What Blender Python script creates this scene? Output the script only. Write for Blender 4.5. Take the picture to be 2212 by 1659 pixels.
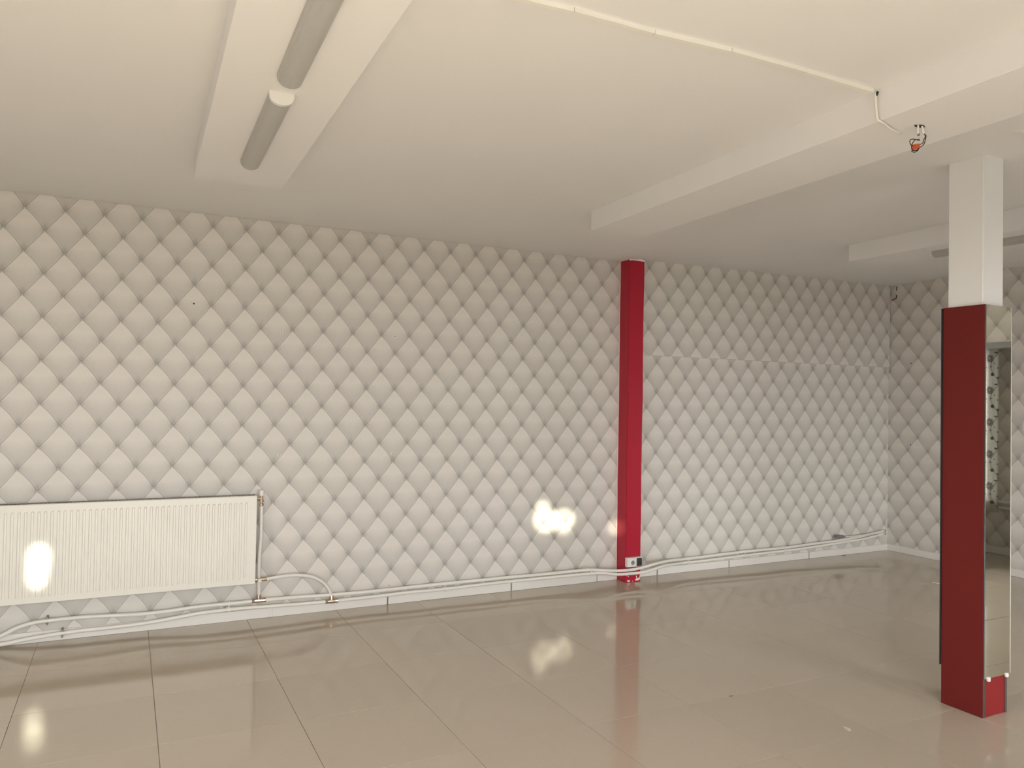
import bpy, bmesh, math, random
from mathutils import Vector, Matrix

random.seed(7)
for o in list(bpy.data.objects):
    bpy.data.objects.remove(o)
scene = bpy.context.scene
COL = scene.collection

# ------------------------------------------------------------------ camera
cam_data = bpy.data.cameras.new('camera')
cam = bpy.data.objects.new('camera', cam_data)
COL.objects.link(cam)
cam_data.sensor_width = 36.0
cam_data.lens = 1653.2 / 2212 * 36.0
cam_data.clip_start = 0.05
cam_data.clip_end = 200
YAW, PITCH, ROLL = 0.4654, 0.0197, 0.0172
fwd = Vector((math.sin(YAW) * math.cos(PITCH), math.cos(YAW) * math.cos(PITCH), math.sin(PITCH)))
r0 = Vector((math.cos(YAW), -math.sin(YAW), 0))
u0 = r0.cross(fwd)
rt = math.cos(ROLL) * r0 + math.sin(ROLL) * u0
upv = -math.sin(ROLL) * r0 + math.cos(ROLL) * u0
M = Matrix(((rt.x, upv.x, -fwd.x, 0.579), (rt.y, upv.y, -fwd.y, -5.422), (rt.z, upv.z, -fwd.z, 1.5135), (0, 0, 0, 1)))
cam.matrix_world = M
scene.camera = cam

# ------------------------------------------------------------------ sky, sun, windows' daylight
world = bpy.data.worlds.new('sky')
scene.world = world
world.use_nodes = True
bg = world.node_tree.nodes['Background']
bg.inputs['Color'].default_value = (0.98, 0.97, 1.0, 1)
bg.inputs['Strength'].default_value = 12.0

sun_data = bpy.data.lights.new('sun', 'SUN')
sun_data.energy = 30.0
sun_data.angle = 0.0093
sun_data.color = (1.0, 0.92, 0.80)
sun = bpy.data.objects.new('sun', sun_data)
COL.objects.link(sun)
sun.rotation_euler = (math.radians(54), 0, math.radians(27))

YF = -6.5            # inner face of the front wall (behind the camera)
XL, XR = -3.4, 7.74  # inner faces of the side walls
WINDOWS = [          # x0, x1, z0, z1 of the openings in the front wall
    (-0.7, 2.9, 0.40, 2.30),
    (4.65, 6.75, 0.06, 2.18),
]
for i, (x0, x1, z0, z1) in enumerate(WINDOWS):      # portals guide the sky light through the openings
    ld = bpy.data.lights.new('window_portal', 'AREA')
    ld.shape = 'RECTANGLE'
    ld.size, ld.size_y = x1 - x0, z1 - z0
    ld.cycles.is_portal = True
    lo = bpy.data.objects.new('window_portal', ld)
    COL.objects.link(lo)
    lo.location = ((x0 + x1) / 2, YF - 0.2, (z0 + z1) / 2)
    lo.rotation_euler = (math.radians(90), 0, 0)    # -Z axis to +Y


LW = (-6.2, -4.4, 0.40, 2.25)   # y0, y1, z0, z1 of the unseen left-wall window, added for side light
for nm, loc, sz, rot in (('left', (XL - 0.15, (LW[0] + LW[1]) / 2, (LW[2] + LW[3]) / 2), (LW[1] - LW[0], LW[3] - LW[2]), (math.radians(90), 0, math.radians(-90))),
                         ('alcove', (8.83, -6.025, 1.35), (0.85, 1.70), (math.radians(90), 0, math.radians(90)))):
    ld = bpy.data.lights.new('window_portal', 'AREA')
    ld.shape = 'RECTANGLE'
    ld.size, ld.size_y = sz
    ld.cycles.is_portal = True
    lo = bpy.data.objects.new('window_portal', ld)
    COL.objects.link(lo)
    lo.location = loc
    lo.rotation_euler = rot


def glint(src, dst, deg, power, blend, scl=(1, 1)):
    """added spot lamp outside the window, standing in for reflected sun"""
    d = bpy.data.lights.new('glint_spot', 'SPOT')
    d.energy = power
    d.color = (1.0, 0.90, 0.70)
    d.spot_size = math.radians(deg)
    d.spot_blend = blend
    d.shadow_soft_size = 0.03
    o = bpy.data.objects.new('glint_spot', d)
    COL.objects.link(o)
    o.location = src
    v = Vector(dst) - Vector(src)
    o.rotation_euler = v.to_track_quat('-Z', 'Y').to_euler()
    o.scale = (scl[0], scl[1], 1)


SRC = (-1.0, -8.8, 1.8)  # outdoor position of the added stand-in spots
glint(SRC, (3.63, 0, 0.53), 1.35, 9500, 0.6, (1, 0.9))
glint(SRC, (3.80, 0, 0.54), 1.35, 9500, 0.6, (0.9, 0.8))
glint(SRC, (3.60, 0, 0.62), 1.05, 7500, 0.7, (0.85, 1))
glint(SRC, (3.79, 0, 0.47), 1.0, 5000, 0.8, (1, 0.85))
glint(SRC, (4.29, -0.03, 0.44), 1.0, 4000, 0.7, (0.9, 0.9))
glint((-0.6, -8.8, 1.6), (0.135, -0.13, 0.525), 1.3, 9000, 0.6, (0.68, 1))
glint((-0.6, -8.8, 1.6), (0.130, -0.13, 0.435), 1.3, 9000, 0.6, (0.62, 1))

scene.cycles.max_bounces = 9
scene.view_settings.view_transform = 'Standard'
scene.view_settings.look = 'None'
scene.view_settings.gamma = 1.0
scene.view_settings.use_curve_mapping = False
scene.view_settings.exposure = 0.08


# ------------------------------------------------------------------ node helpers
class V:
    """a socket inside a node tree, with arithmetic"""
    def __init__(s, nt, sock): s.nt, s.s = nt, sock
    def _op(s, op, b=None, c=None, clamp=False):
        n = s.nt.nodes.new('ShaderNodeMath'); n.operation = op; n.use_clamp = clamp
        for i, a in enumerate((s, b, c)):
            if a is None: continue
            if isinstance(a, V): s.nt.links.new(a.s, n.inputs[i])
            else: n.inputs[i].default_value = a
        return V(s.nt, n.outputs[0])
    def __add__(s, b): return s._op('ADD', b)
    __radd__ = __add__
    def __sub__(s, b): return s._op('SUBTRACT', b)
    def __rsub__(s, b): return s._op('MULTIPLY', -1.0)._op('ADD', b)
    def __mul__(s, b): return s._op('MULTIPLY', b)
    __rmul__ = __mul__
    def __truediv__(s, b): return s._op('DIVIDE', b)
    def frac(s): return s._op('FRACT')
    def round(s): return s._op('ROUND')
    def floor(s): return s._op('FLOOR')
    def abs(s): return s._op('ABSOLUTE')
    def sin(s): return s._op('SINE')
    def sqrt(s): return s._op('SQRT')
    def exp(s): return s._op('EXPONENT')
    def pow(s, b): return s._op('POWER', b)
    def min(s, b): return s._op('MINIMUM', b)
    def max(s, b): return s._op('MAXIMUM', b)
    def lt(s, b): return s._op('LESS_THAN', b)
    def atan2(s, b): return s._op('ARCTAN2', b)
    def clamp(s): return s._op('ADD', 0.0, clamp=True)
    def step(s, a, b):
        n = s.nt.nodes.new('ShaderNodeMapRange'); n.interpolation_type = 'SMOOTHSTEP'
        s.nt.links.new(s.s, n.inputs['Value'])
        n.inputs['From Min'].default_value = a; n.inputs['From Max'].default_value = b
        n.inputs['To Min'].default_value = 0; n.inputs['To Max'].default_value = 1
        return V(s.nt, n.outputs[0])


def new_mat(name):
    m = bpy.data.materials.new(name); m.use_nodes = True
    nt = m.node_tree
    return m, nt, nt.nodes['Principled BSDF']


def obj_coords(nt):
    tc = nt.nodes.new('ShaderNodeTexCoord')
    sp = nt.nodes.new('ShaderNodeSeparateXYZ')
    nt.links.new(tc.outputs['Object'], sp.inputs[0])
    return tc.outputs['Object'], V(nt, sp.outputs[0]), V(nt, sp.outputs[1]), V(nt, sp.outputs[2])


def noise(nt, vec, scale, detail=3.0, rough=0.5):
    n = nt.nodes.new('ShaderNodeTexNoise')
    nt.links.new(vec, n.inputs['Vector'])
    n.inputs['Scale'].default_value = scale; n.inputs['Detail'].default_value = detail
    n.inputs['Roughness'].default_value = rough
    return V(nt, n.outputs['Fac'])


def ramp(nt, fac, c0, c1):
    n = nt.nodes.new('ShaderNodeMix'); n.data_type = 'RGBA'
    nt.links.new(fac.s, n.inputs['Factor'])
    n.inputs['A'].default_value = (*c0, 1); n.inputs['B'].default_value = (*c1, 1)
    return n.outputs['Result']


def tint(nt, col, fac):
    """colour times grey value"""
    n = nt.nodes.new('ShaderNodeMix'); n.data_type = 'RGBA'; n.blend_type = 'MULTIPLY'
    n.inputs['Factor'].default_value = 1
    if isinstance(col, tuple): n.inputs['A'].default_value = (*col, 1)
    else: nt.links.new(col, n.inputs['A'])
    nt.links.new(fac.s, n.inputs['B'])
    return n.outputs['Result']


def bump(nt, bsdf, h, strength, dist):
    b = nt.nodes.new('ShaderNodeBump')
    b.inputs['Strength'].default_value = strength; b.inputs['Distance'].default_value = dist
    nt.links.new(h.s, b.inputs['Height']); nt.links.new(b.outputs[0], bsdf.inputs['Normal'])


def paint(name, col, rough=0.5, var=0.04, nscale=6.0, metallic=0.0, spec=0.5, bumpy=0.0):
    m, nt, b = new_mat(name)
    vec, x, y, z = obj_coords(nt)
    n = noise(nt, vec, nscale)
    nt.links.new(tint(nt, tuple(col), n * (2 * var) + (1 - var)), b.inputs['Base Color'])
    b.inputs['Roughness'].default_value = rough
    b.inputs['Metallic'].default_value = metallic
    b.inputs['Specular IOR Level'].default_value = spec
    if bumpy:
        bump(nt, b, noise(nt, vec, 90, 2), bumpy, 0.002)
    return m


def wallpaper(name, axis, U0, Z0, a, b, strip=0.0):
    """flat wallpaper printed with a buttoned upholstery pattern; buttons at (U0+ia, Z0+jb) and the half cells"""
    m, nt, bs = new_mat(name)
    vec, x, y, z = obj_coords(nt)
    h = x if axis == 'x' else y
    u = (h - U0) / a
    v = (z - Z0) / b
    p = u + v
    q = u - v
    bulge = (q * math.pi).sin().abs() * 0.045
    p = p - bulge
    q = q - (p * math.pi).sin().abs() * 0.012
    fp, fq = p.frac(), q.frac()
    t = (fp - fq + 1.0) * 0.5                      # 0 bottom of a diamond, 1 top
    rp, rq = p - p.round(), q - q.round()
    du, dv = (rp + rq) * (0.5 * a), (rp - rq) * (0.5 * b)
    # printed volume: light upper half, dark towards the lower button
    val = t.step(0.05, 0.92) * 0.29 + 0.765
    top = (((t - 0.80) / 0.14)._op('MULTIPLY', (t - 0.80) / 0.14) * -1.0).exp() * 0.06
    val = val + top
    # side roll-off of the pillow
    w = (fp + fq - 1.0).abs()
    val = val - w * w * 0.17
    # dark hollow around and above each button
    dd = (du * du * 1.15 + (dv - 0.013) * (dv - 0.013) * 0.62)
    val = val - (dd * (-1.0 / (0.0215 ** 2))).exp() * 0.23
    # thin creases
    cw = a * b / math.hypot(a, b)
    dl = rp.abs().min(rq.abs()) * cw
    rr = (du * du + dv * dv).sqrt()
    off = rr.step(0.007, 0.0105)
    val = val * (1.0 - (1.0 - dl.step(0.0008, 0.0032)) * off * 0.30)
    lite = (dl - 0.0065) / 0.0035
    val = val + (lite * lite * -1.0).exp() * 0.035
    # button
    val = val * (1.0 - (1.0 - rr.step(0.0085, 0.0115)) * 0.17) + (1.0 - rr.step(0.0035, 0.0065)) * 0.12
    n1 = noise(nt, vec, 2.2, 2) * 0.05 + 0.975
    n2 = noise(nt, vec, 38, 2) * 0.06 + 0.97
    val = val * n1 * n2
    col = ramp(nt, val, (0.0, 0.0, 0.0), (0.725, 0.683, 0.628))
    # cooler hollows, warmer lights
    nt.links.new(col, bs.inputs['Base Color'])
    bs.inputs['Roughness'].default_value = 0.55
    bs.inputs['Specular IOR Level'].default_value = 0.35
    return m


def floor_tile_mat():
    m, nt, b = new_mat('glazed_beige_tile')
    tc = nt.nodes.new('ShaderNodeNewGeometry')
    n = noise(nt, tc.outputs['Position'], 1.3, 5, 0.6)
    n2 = noise(nt, tc.outputs['Position'], 45, 3)
    oi = nt.nodes.new('ShaderNodeObjectInfo')
    rnd = V(nt, oi.outputs['Random'])
    val = (n * 0.10 + 0.95) * (n2 * 0.06 + 0.97) * (rnd * 0.05 + 0.975)
    nt.links.new(tint(nt, (0.52, 0.445, 0.36), val), b.inputs['Base Color'])
    rg = n * 0.07 + 0.045
    nt.links.new(rg.s, b.inputs['Roughness'])
    b.inputs['Specular IOR Level'].default_value = 0.5
    bump(nt, b, noise(nt, tc.outputs['Position'], 3.0, 2), 0.01, 0.01)
    return m


def curtain_mat():
    """thin white cloth with a printed grey flower vine, lit through by the window behind it"""
    m, nt, b = new_mat('floral_curtain')
    vec, x, y, z = obj_coords(nt)
    py, pz = 0.26, 0.33
    fy = ((y + 5.69) / py + 0.5).frac() * py - 0.5 * py
    fz = ((z - 2.02) / pz + 0.5).frac() * pz - 0.5 * pz

    def blob(cy, cz, r, k=1.0):
        dy, dz = (fy - cy) * k, fz - cz
        return (dy * dy + dz * dz).sqrt() / r
    ang = fz.atan2(fy)
    rad = (fy * fy + fz * fz).sqrt()
    petal = (ang * 9.0).sin() * 0.006 + 0.040
    flower = 1.0 - (rad - petal).step(-0.004, 0.003)
    streak = (ang * 26.0).sin() * 0.25 + 0.55
    flower = flower * streak
    eye = 1.0 - rad.step(0.007, 0.010)
    ink = flower * (1.0 - eye)
    stem = (fy - 0.045 - (fz * (2 * math.pi / pz)).sin() * 0.035).abs()
    ink = ink.max((1.0 - stem.step(0.0015, 0.0035)) * 0.7)
    stem2 = (fy + 0.03 - (fz * (2 * math.pi / pz) + 2.2).sin() * 0.05).abs()
    ink = ink.max((1.0 - stem2.step(0.0012, 0.003)) * 0.6)
    for cy, cz, r, k in ((0.03, 0.165, 0.020, 1.0), (0.03, -0.165, 0.020, 1.0), (0.05, -0.05, 0.010, 2.2), (0.062, 0.06, 0.009, 0.6),
                         (-0.045, -0.09, 0.012, 2.0), (-0.07, 0.10, 0.012, 0.6), (0.075, -0.10, 0.009, 1.6), (0.015, -0.085, 0.008, 0.8),
                         (-0.02, 0.10, 0.008, 1.8), (0.085, 0.13, 0.012, 0.7), (-0.10, -0.03, 0.013, 1.5), (-0.10, 0.05, 0.010, 0.7)):
        ink = ink.max((1.0 - blob(cy, cz, r, k).step(0.8, 1.05)) * 0.75)
    col = ramp(nt, ink, (0.92, 0.90, 0.85), (0.12, 0.11, 0.10))
    nt.links.new(col, b.inputs['Base Color'])
    b.inputs['Roughness'].default_value = 0.9
    tr = nt.nodes.new('ShaderNodeBsdfTranslucent')
    nt.links.new(col, tr.inputs['Color'])
    mx = nt.nodes.new('ShaderNodeMixShader'); mx.inputs[0].default_value = 0.88
    nt.links.new(b.outputs[0], mx.inputs[1]); nt.links.new(tr.outputs[0], mx.inputs[2])
    nt.links.new(mx.outputs[0], nt.nodes['Material Output'].inputs['Surface'])
    return m


def pane_mat():
    m, nt, b = new_mat('window_glass')
    tr = nt.nodes.new('ShaderNodeBsdfTransparent'); tr.inputs['Color'].default_value = (0.95, 0.97, 0.96, 1)
    gl = nt.nodes.new('ShaderNodeBsdfGlossy'); gl.inputs['Roughness'].default_value = 0.02
    mx = nt.nodes.new('ShaderNodeMixShader'); mx.inputs[0].default_value = 0.06
    nt.links.new(tr.outputs[0], mx.inputs[1]); nt.links.new(gl.outputs[0], mx.inputs[2])
    nt.links.new(mx.outputs[0], nt.nodes['Material Output'].inputs['Surface'])
    return m


AW, BW = 0.212, 0.2632
MT = {
    'paper_left': wallpaper('wallpaper_print_main', 'x', 0.0, 2.6175, AW, BW),
    'paper_panel': wallpaper('wallpaper_print_panel', 'x', 4.8224, 2.6652, AW, BW),
    'paper_low': wallpaper('wallpaper_print_lower', 'x', 4.7168, 1.3223, AW, BW),
    'paper_right': wallpaper('wallpaper_print_side', 'y', -0.229, 2.673, 0.2175, 0.2705),
    'ceiling': paint('ceiling_paint', (0.82, 0.805, 0.795), 0.8, 0.02, 1.5),
    'white_wall': paint('white_wall_paint', (0.72, 0.69, 0.65), 0.8, 0.02, 1.5),
    'column_white': paint('column_paint', (0.80, 0.79, 0.775), 0.55, 0.02, 2.0),
    'tile': floor_tile_mat(),
    'grout': paint('joint_filler', (0.36, 0.305, 0.24), 0.9, 0.1, 20),
    'skirt': paint('white_skirting', (0.78, 0.745, 0.70), 0.35, 0.03, 5),
    'skirt_gap': paint('skirting_filler', (0.26, 0.24, 0.21), 0.8, 0.1, 30),
    'pil_red': paint('crimson_gloss_paint', (0.42, 0.014, 0.036), 0.32, 0.06, 3.0, spec=0.3),
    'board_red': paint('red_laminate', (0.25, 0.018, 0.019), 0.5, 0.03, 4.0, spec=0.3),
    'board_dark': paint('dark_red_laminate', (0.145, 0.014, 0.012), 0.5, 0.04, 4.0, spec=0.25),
    'board_edge': paint('grey_edge_band', (0.075, 0.065, 0.06), 0.5, 0.1, 20),
    'chip': paint('bare_plaster_chip', (0.80, 0.75, 0.67), 0.9, 0.06, 60),
    'rad': paint('radiator_enamel', (0.80, 0.765, 0.69), 0.30, 0.015, 3),
    'rad_dark': paint('radiator_grille', (0.30, 0.28, 0.25), 0.5, 0.1, 20),
    'pipe': paint('white_plastic_pipe', (0.79, 0.76, 0.70), 0.35, 0.02, 8),
    'chrome': paint('nickel_fitting', (0.62, 0.50, 0.40), 0.25, 0.12, 40, metallic=1.0),
    'plastic_white': paint('white_plastic', (0.78, 0.76, 0.71), 0.35, 0.02, 10),
    'plastic_dark': paint('dark_plastic', (0.035, 0.033, 0.036), 0.35, 0.1, 20),
    'plastic_grey': paint('grey_plastic', (0.18, 0.185, 0.19), 0.4, 0.08, 20),
    'clip_grey': paint('worn_grey_clip', (0.30, 0.27, 0.24), 0.5, 0.1, 30),
    'clip_pale': paint('faded_paper', (0.62, 0.56, 0.48), 0.9, 0.1, 40),
    'wire_black': paint('black_wire', (0.012, 0.010, 0.010), 0.45, 0.1, 20),
    'orange': paint('orange_terminal', (0.62, 0.115, 0.035), 0.4, 0.1, 40),
    'red_plastic': paint('red_wire_cap', (0.55, 0.05, 0.04), 0.4, 0.05, 20),
    'diffuser': paint('grey_prismatic_diffuser', (0.44, 0.43, 0.41), 0.35, 0.03, 3),
    'trunk': paint('ivory_trunking', (0.84, 0.82, 0.75), 0.4, 0.02, 5),
    'hole': paint('dark_hole', (0.03, 0.025, 0.02), 0.9, 0.1, 20),
    'frame': paint('window_frame_white', (0.75, 0.74, 0.71), 0.4, 0.02, 5),
    'trim_grey': paint('grey_lintel_trim', (0.25, 0.25, 0.24), 0.5, 0.03, 5),
    'pavement': paint('street_pavement', (0.10, 0.098, 0.095), 0.9, 0.1, 2),
    'pane': pane_mat(),
    'curtain': curtain_mat(),
}
mm, nt_, b_ = new_mat('mirror_silver')
vec_, _, _, _ = obj_coords(nt_)
nt_.links.new(tint(nt_, (0.88, 0.88, 0.82), noise(nt_, vec_, 2.0) * 0.02 + 0.98), b_.inputs['Base Color'])
b_.inputs['Metallic'].default_value = 1.0
b_.inputs['Roughness'].default_value = 0.015
MT['mirror'] = mm


# ------------------------------------------------------------------ mesh helpers
def box(bm, x0, x1, y0, y1, z0, z1, mi=0):
    c = [(x, y, z) for x in (x0, x1) for y in (y0, y1) for z in (z0, z1)]
    vs = [bm.verts.new(p) for p in c]
    fs = []
    for f in ((0, 1, 3, 2), (4, 6, 7, 5), (0, 4, 5, 1), (2, 3, 7, 6), (0, 2, 6, 4), (1, 5, 7, 3)):
        fc = bm.faces.new([vs[i] for i in f]); fc.material_index = mi; fs.append(fc)
    return vs, fs


def bevel_all(bm, off, seg=2):
    bmesh.ops.bevel(bm, geom=list(bm.edges), offset=off, segments=seg, profile=0.5, affect='EDGES')


def make(name, bm, mats, parent=None, smooth=False, flip=True):
    bmesh.ops.remove_doubles(bm, verts=bm.verts, dist=1e-6)
    if flip:
        bmesh.ops.recalc_face_normals(bm, faces=bm.faces)
    me = bpy.data.meshes.new(name)
    bm.to_mesh(me); bm.free()
    for m in (mats if isinstance(mats, (list, tuple)) else [mats]):
        me.materials.append(MT[m])
    if smooth:
        for p in me.polygons: p.use_smooth = True
    o = bpy.data.objects.new(name, me)
    COL.objects.link(o)
    if parent is not None:
        o.parent = parent
        o.matrix_parent_inverse = Matrix.Translation(parent.location).inverted() if parent.type == 'EMPTY' and parent.rotation_euler[2] == 0 else parent.matrix_world.inverted()
    return o


def boxobj(name, b6, mat, parent=None, bev=0.0, seg=2):
    bm = bmesh.new()
    box(bm, *b6)
    if bev: bevel_all(bm, bev, seg)
    return make(name, bm, mat, parent)


def struct(o, label=None, cat=None):
    o['kind'] = 'structure'
    if label: o['label'] = label
    if cat: o['category'] = cat
    return o


def thing(name, label, cat, loc, group=None):
    e = bpy.data.objects.new(name, None)
    COL.objects.link(e)
    e.empty_display_size = 0.05
    e.location = loc
    tag(e, label, cat, group)
    return e


def tag(o, label, cat, group=None):
    o['label'] = label; o['category'] = cat
    if group: o['group'] = group
    return o


def catmull(pts, n=6):
    P = [Vector(p) for p in pts]
    P = [2 * P[0] - P[1]] + P + [2 * P[-1] - P[-2]]
    out = []
    for i in range(1, len(P) - 2):
        for k in range(n):
            t = k / n
            a, b, c, d = P[i - 1], P[i], P[i + 1], P[i + 2]
            out.append(0.5 * ((2 * b) + (c - a) * t + (2 * a - 5 * b + 4 * c - d) * t * t + (3 * b - a - 3 * c + d) * t ** 3))
    out.append(P[-2])
    return out


def tube(bm, pts, r, seg=12, cap=True):
    P = [Vector(p) for p in pts]
    rings = []
    ref = None
    for i, p in enumerate(P):
        d = (P[min(i + 1, len(P) - 1)] - P[max(i - 1, 0)]).normalized()
        if ref is None:
            ref = Vector((0, 0, 1)) if abs(d.z) < 0.9 else Vector((1, 0, 0))
        s = d.cross(ref).normalized(); ref = s.cross(d).normalized()
        rr = r[i] if isinstance(r, (list, tuple)) else r
        rings.append([bm.verts.new(p + (s * math.cos(2 * math.pi * k / seg) + ref * math.sin(2 * math.pi * k / seg)) * rr) for k in range(seg)])
    for a, b in zip(rings, rings[1:]):
        for k in range(seg):
            bm.faces.new((a[k], a[(k + 1) % seg], b[(k + 1) % seg], b[k]))
    if cap:
        bm.faces.new(rings[0][::-1]); bm.faces.new(rings[-1])


def tubeobj(name, pts, r, mat, parent=None, seg=12, smoothpts=0):
    bm = bmesh.new()
    tube(bm, catmull(pts, smoothpts) if smoothpts else pts, r, seg)
    o = make(name, bm, mat, parent, smooth=False)
    for p in o.data.polygons:
        if len(p.vertices) == 4: p.use_smooth = True
    return o


def lathe(name, c, axis, prof, mat, parent=None, seg=20):
    """profile [(along, radius)] turned about axis through c"""
    bm = bmesh.new()
    A = Vector(axis).normalized()
    ref = Vector((0, 0, 1)) if abs(A.z) < 0.9 else Vector((1, 0, 0))
    s = A.cross(ref).normalized(); t = s.cross(A)
    rings = []
    for al, r in prof:
        rings.append([bm.verts.new(Vector(c) + A * al + (s * math.cos(2 * math.pi * k / seg) + t * math.sin(2 * math.pi * k / seg)) * max(r, 1e-5)) for k in range(seg)])
    for a, b in zip(rings, rings[1:]):
        for k in range(seg):
            bm.faces.new((a[k], a[(k + 1) % seg], b[(k + 1) % seg], b[k]))
    bm.faces.new(rings[0][::-1]); bm.faces.new(rings[-1])
    return make(name, bm, mat, parent)


PX0, PX1, PY = 4.322, 4.476, -0.132   # red pilaster on the back wall
# ================================================================== THE ROOM
# ---- floor: a bed with one object per 60 cm tile
fl = boxobj('floor', (XL - 0.2, XR + 1.3, YF - 0.2, 0.15, -0.12, -0.004), 'grout')
struct(fl, 'beige glazed sixty centimetre floor tiles with thin dark joints', 'floor')
TW, TX0, TY0 = 0.5987, 0.1349, -0.583
GAP = 0.0011
tile_meshes = {}


def tile_mesh(w, d):
    key = (round(w, 3), round(d, 3))
    if key not in tile_meshes:
        bm = bmesh.new()
        vs, fs = box(bm, -w / 2, w / 2, -d / 2, d / 2, -0.006, 0)
        top = [e for e in bm.edges if all(abs(v.co.z) < 1e-6 for v in e.verts)]
        bmesh.ops.bevel(bm, geom=top, offset=0.0005, segments=1, affect='EDGES')
        bmesh.ops.recalc_face_normals(bm, faces=bm.faces)
        me = bpy.data.meshes.new('floor_tile'); bm.to_mesh(me); bm.free()
        me.materials.append(MT['tile'])
        tile_meshes[key] = me
    return tile_meshes[key]


xs = [XL] + [TX0 + TW * k for k in range(-5, 13)] + [XR]
ys = [0.0] + [TY0 - TW * k for k in range(0, 11)] + [YF]
xs = [x for x in xs if XL <= x <= XR]
ys = [y for y in ys if YF <= y <= 0]
for xa, xb in zip(xs, xs[1:]):
    for yb, ya in zip(ys, ys[1:]):
        w, d = xb - xa - 2 * GAP, yb - ya - 2 * GAP
        if w < 0.02 or d < 0.02: continue
        t = bpy.data.objects.new('floor_tile', tile_mesh(w, d))
        COL.objects.link(t)
        t.parent = fl
        t.location = ((xa + xb) / 2, (ya + yb) / 2, random.uniform(-0.0003, 0.0003))
        t.rotation_euler = (random.uniform(-6e-4, 6e-4), random.uniform(-6e-4, 6e-4), 0)
alc_floor = boxobj('floor_alcove', (XR, 8.7, -6.7, -4.4, -0.006, 0.0), 'tile')
struct(alc_floor, 'beige floor of the dim alcove behind the side wall', 'floor')


# ---- ceiling: plaster that is a little higher beyond the long casing
def ceil_z(x, y):
    k = min(1, max(0, -y / 1.3))
    t = min(1, max(0, (x - 4.42 + 0.92 * k) / (0.22 + 0.68 * k))); s = t * t * (3 - 2 * t)
    return 2.7033 + s * (0.034 + 0.0125 * max(0, x - 4.6) + 0.010 * min(3.3, -y))


bm = bmesh.new()
NX, NY = 120, 48
grid = []
for i in range(NX + 1):
    x = XL - 0.1 + (XR + 0.2 - XL) * i / NX
    grid.append([bm.verts.new((x, YF - 0.1 + (0.2 - YF) * j / NY, ceil_z(x, YF - 0.1 + (0.2 - YF) * j / NY))) for j in range(NY + 1)])
for i in range(NX):
    for j in range(NY):
        bm.faces.new((grid[i][j], grid[i][j + 1], grid[i + 1][j + 1], grid[i + 1][j]))
r = bmesh.ops.extrude_face_region(bm, geom=list(bm.faces))
for v in [g for g in r['geom'] if isinstance(g, bmesh.types.BMVert)]:
    v.co.z = 3.0
ce = make('ceiling', bm, 'ceiling')
struct(ce, 'warm white painted plaster ceiling', 'ceiling')
for p in ce.data.polygons: p.use_smooth = p.normal.z < -0.9

# ---- back wall (camera looks at it): main paper up to the pilaster, another drop beyond it
bm = bmesh.new()
box(bm, XL - 0.2, 4.40, 0.0, 0.15, -0.1, 2.95, 0)
box(bm, 4.40, XR + 0.2, 0.0, 0.15, -0.1, 2.95, 1)
wb = make('wall_back', bm, ['paper_left', 'paper_low'])
struct(wb, 'long wall papered with beige buttoned upholstery print', 'wall')
bm = bmesh.new()
vs, fs = box(bm, PX1 - 0.02, XR - 0.005, -0.016, 0.002, 1.916, 2.86)
wp = make('wall_panel', bm, 'paper_panel', wb)
wp['label'] = 'boxed-out papered panel above the seam, right of the red pilaster'

# ---- right wall with an opening to the alcove (seen in the mirror)
AY0, AY1, AZ = -5.31, -4.92, 2.065
bm = bmesh.new()
box(bm, XR, XR + 0.12, AY1, 0.15, -0.1, 2.95)
box(bm, XR, XR + 0.12, YF - 0.2, AY0, -0.1, 2.95)
box(bm, XR, XR + 0.12, AY0, AY1, AZ + 0.001, 2.95)
wr = make('wall_right', bm, 'paper_right')
struct(wr, 'side wall papered with the same buttoned upholstery print', 'wall')
bm = bmesh.new()
box(bm, XR - 0.014, XR + 0.13, AY0 - 0.05, AY1 + 0.05, AZ - 0.002, AZ + 0.05)
tr = make('trim_4', bm, 'trim_grey'); struct(tr, 'grey lintel trim over the alcove opening', 'trim')
# alcove shell: back wall with a window behind the curtain
AX = 8.66
WY0, WY1, WZ0, WZ1 = -6.45, -5.672, 0.50, 2.20
bm = bmesh.new()
box(bm, AX, AX + 0.15, -6.82, WY0, -0.1, 2.6)
box(bm, AX, AX + 0.15, WY1, -4.3, -0.1, 2.6)
box(bm, AX, AX + 0.15, WY0, WY1, -0.1, WZ0)
box(bm, AX, AX + 0.15, WY0, WY1, WZ1, 2.6)
w5 = make('wall_alcove', bm, 'paper_right'); struct(w5, 'far wall of the alcove in the same paper', 'wall')
bm = bmesh.new()
box(bm, XR + 0.12, AX, -4.50, -4.38, -0.1, 2.6)
box(bm, XR + 0.12, AX, -6.82, -6.70, -0.1, 2.6)
w6 = make('wall_alcove_side', bm, 'trim_grey'); struct(w6, 'short side walls of the alcove', 'wall')
w7 = boxobj('ceiling_alcove', (XR + 0.12, AX + 0.15, -6.82, -4.38, 2.5, 2.6), 'trim_grey')
struct(w7, 'low ceiling of the alcove', 'ceiling')

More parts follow.
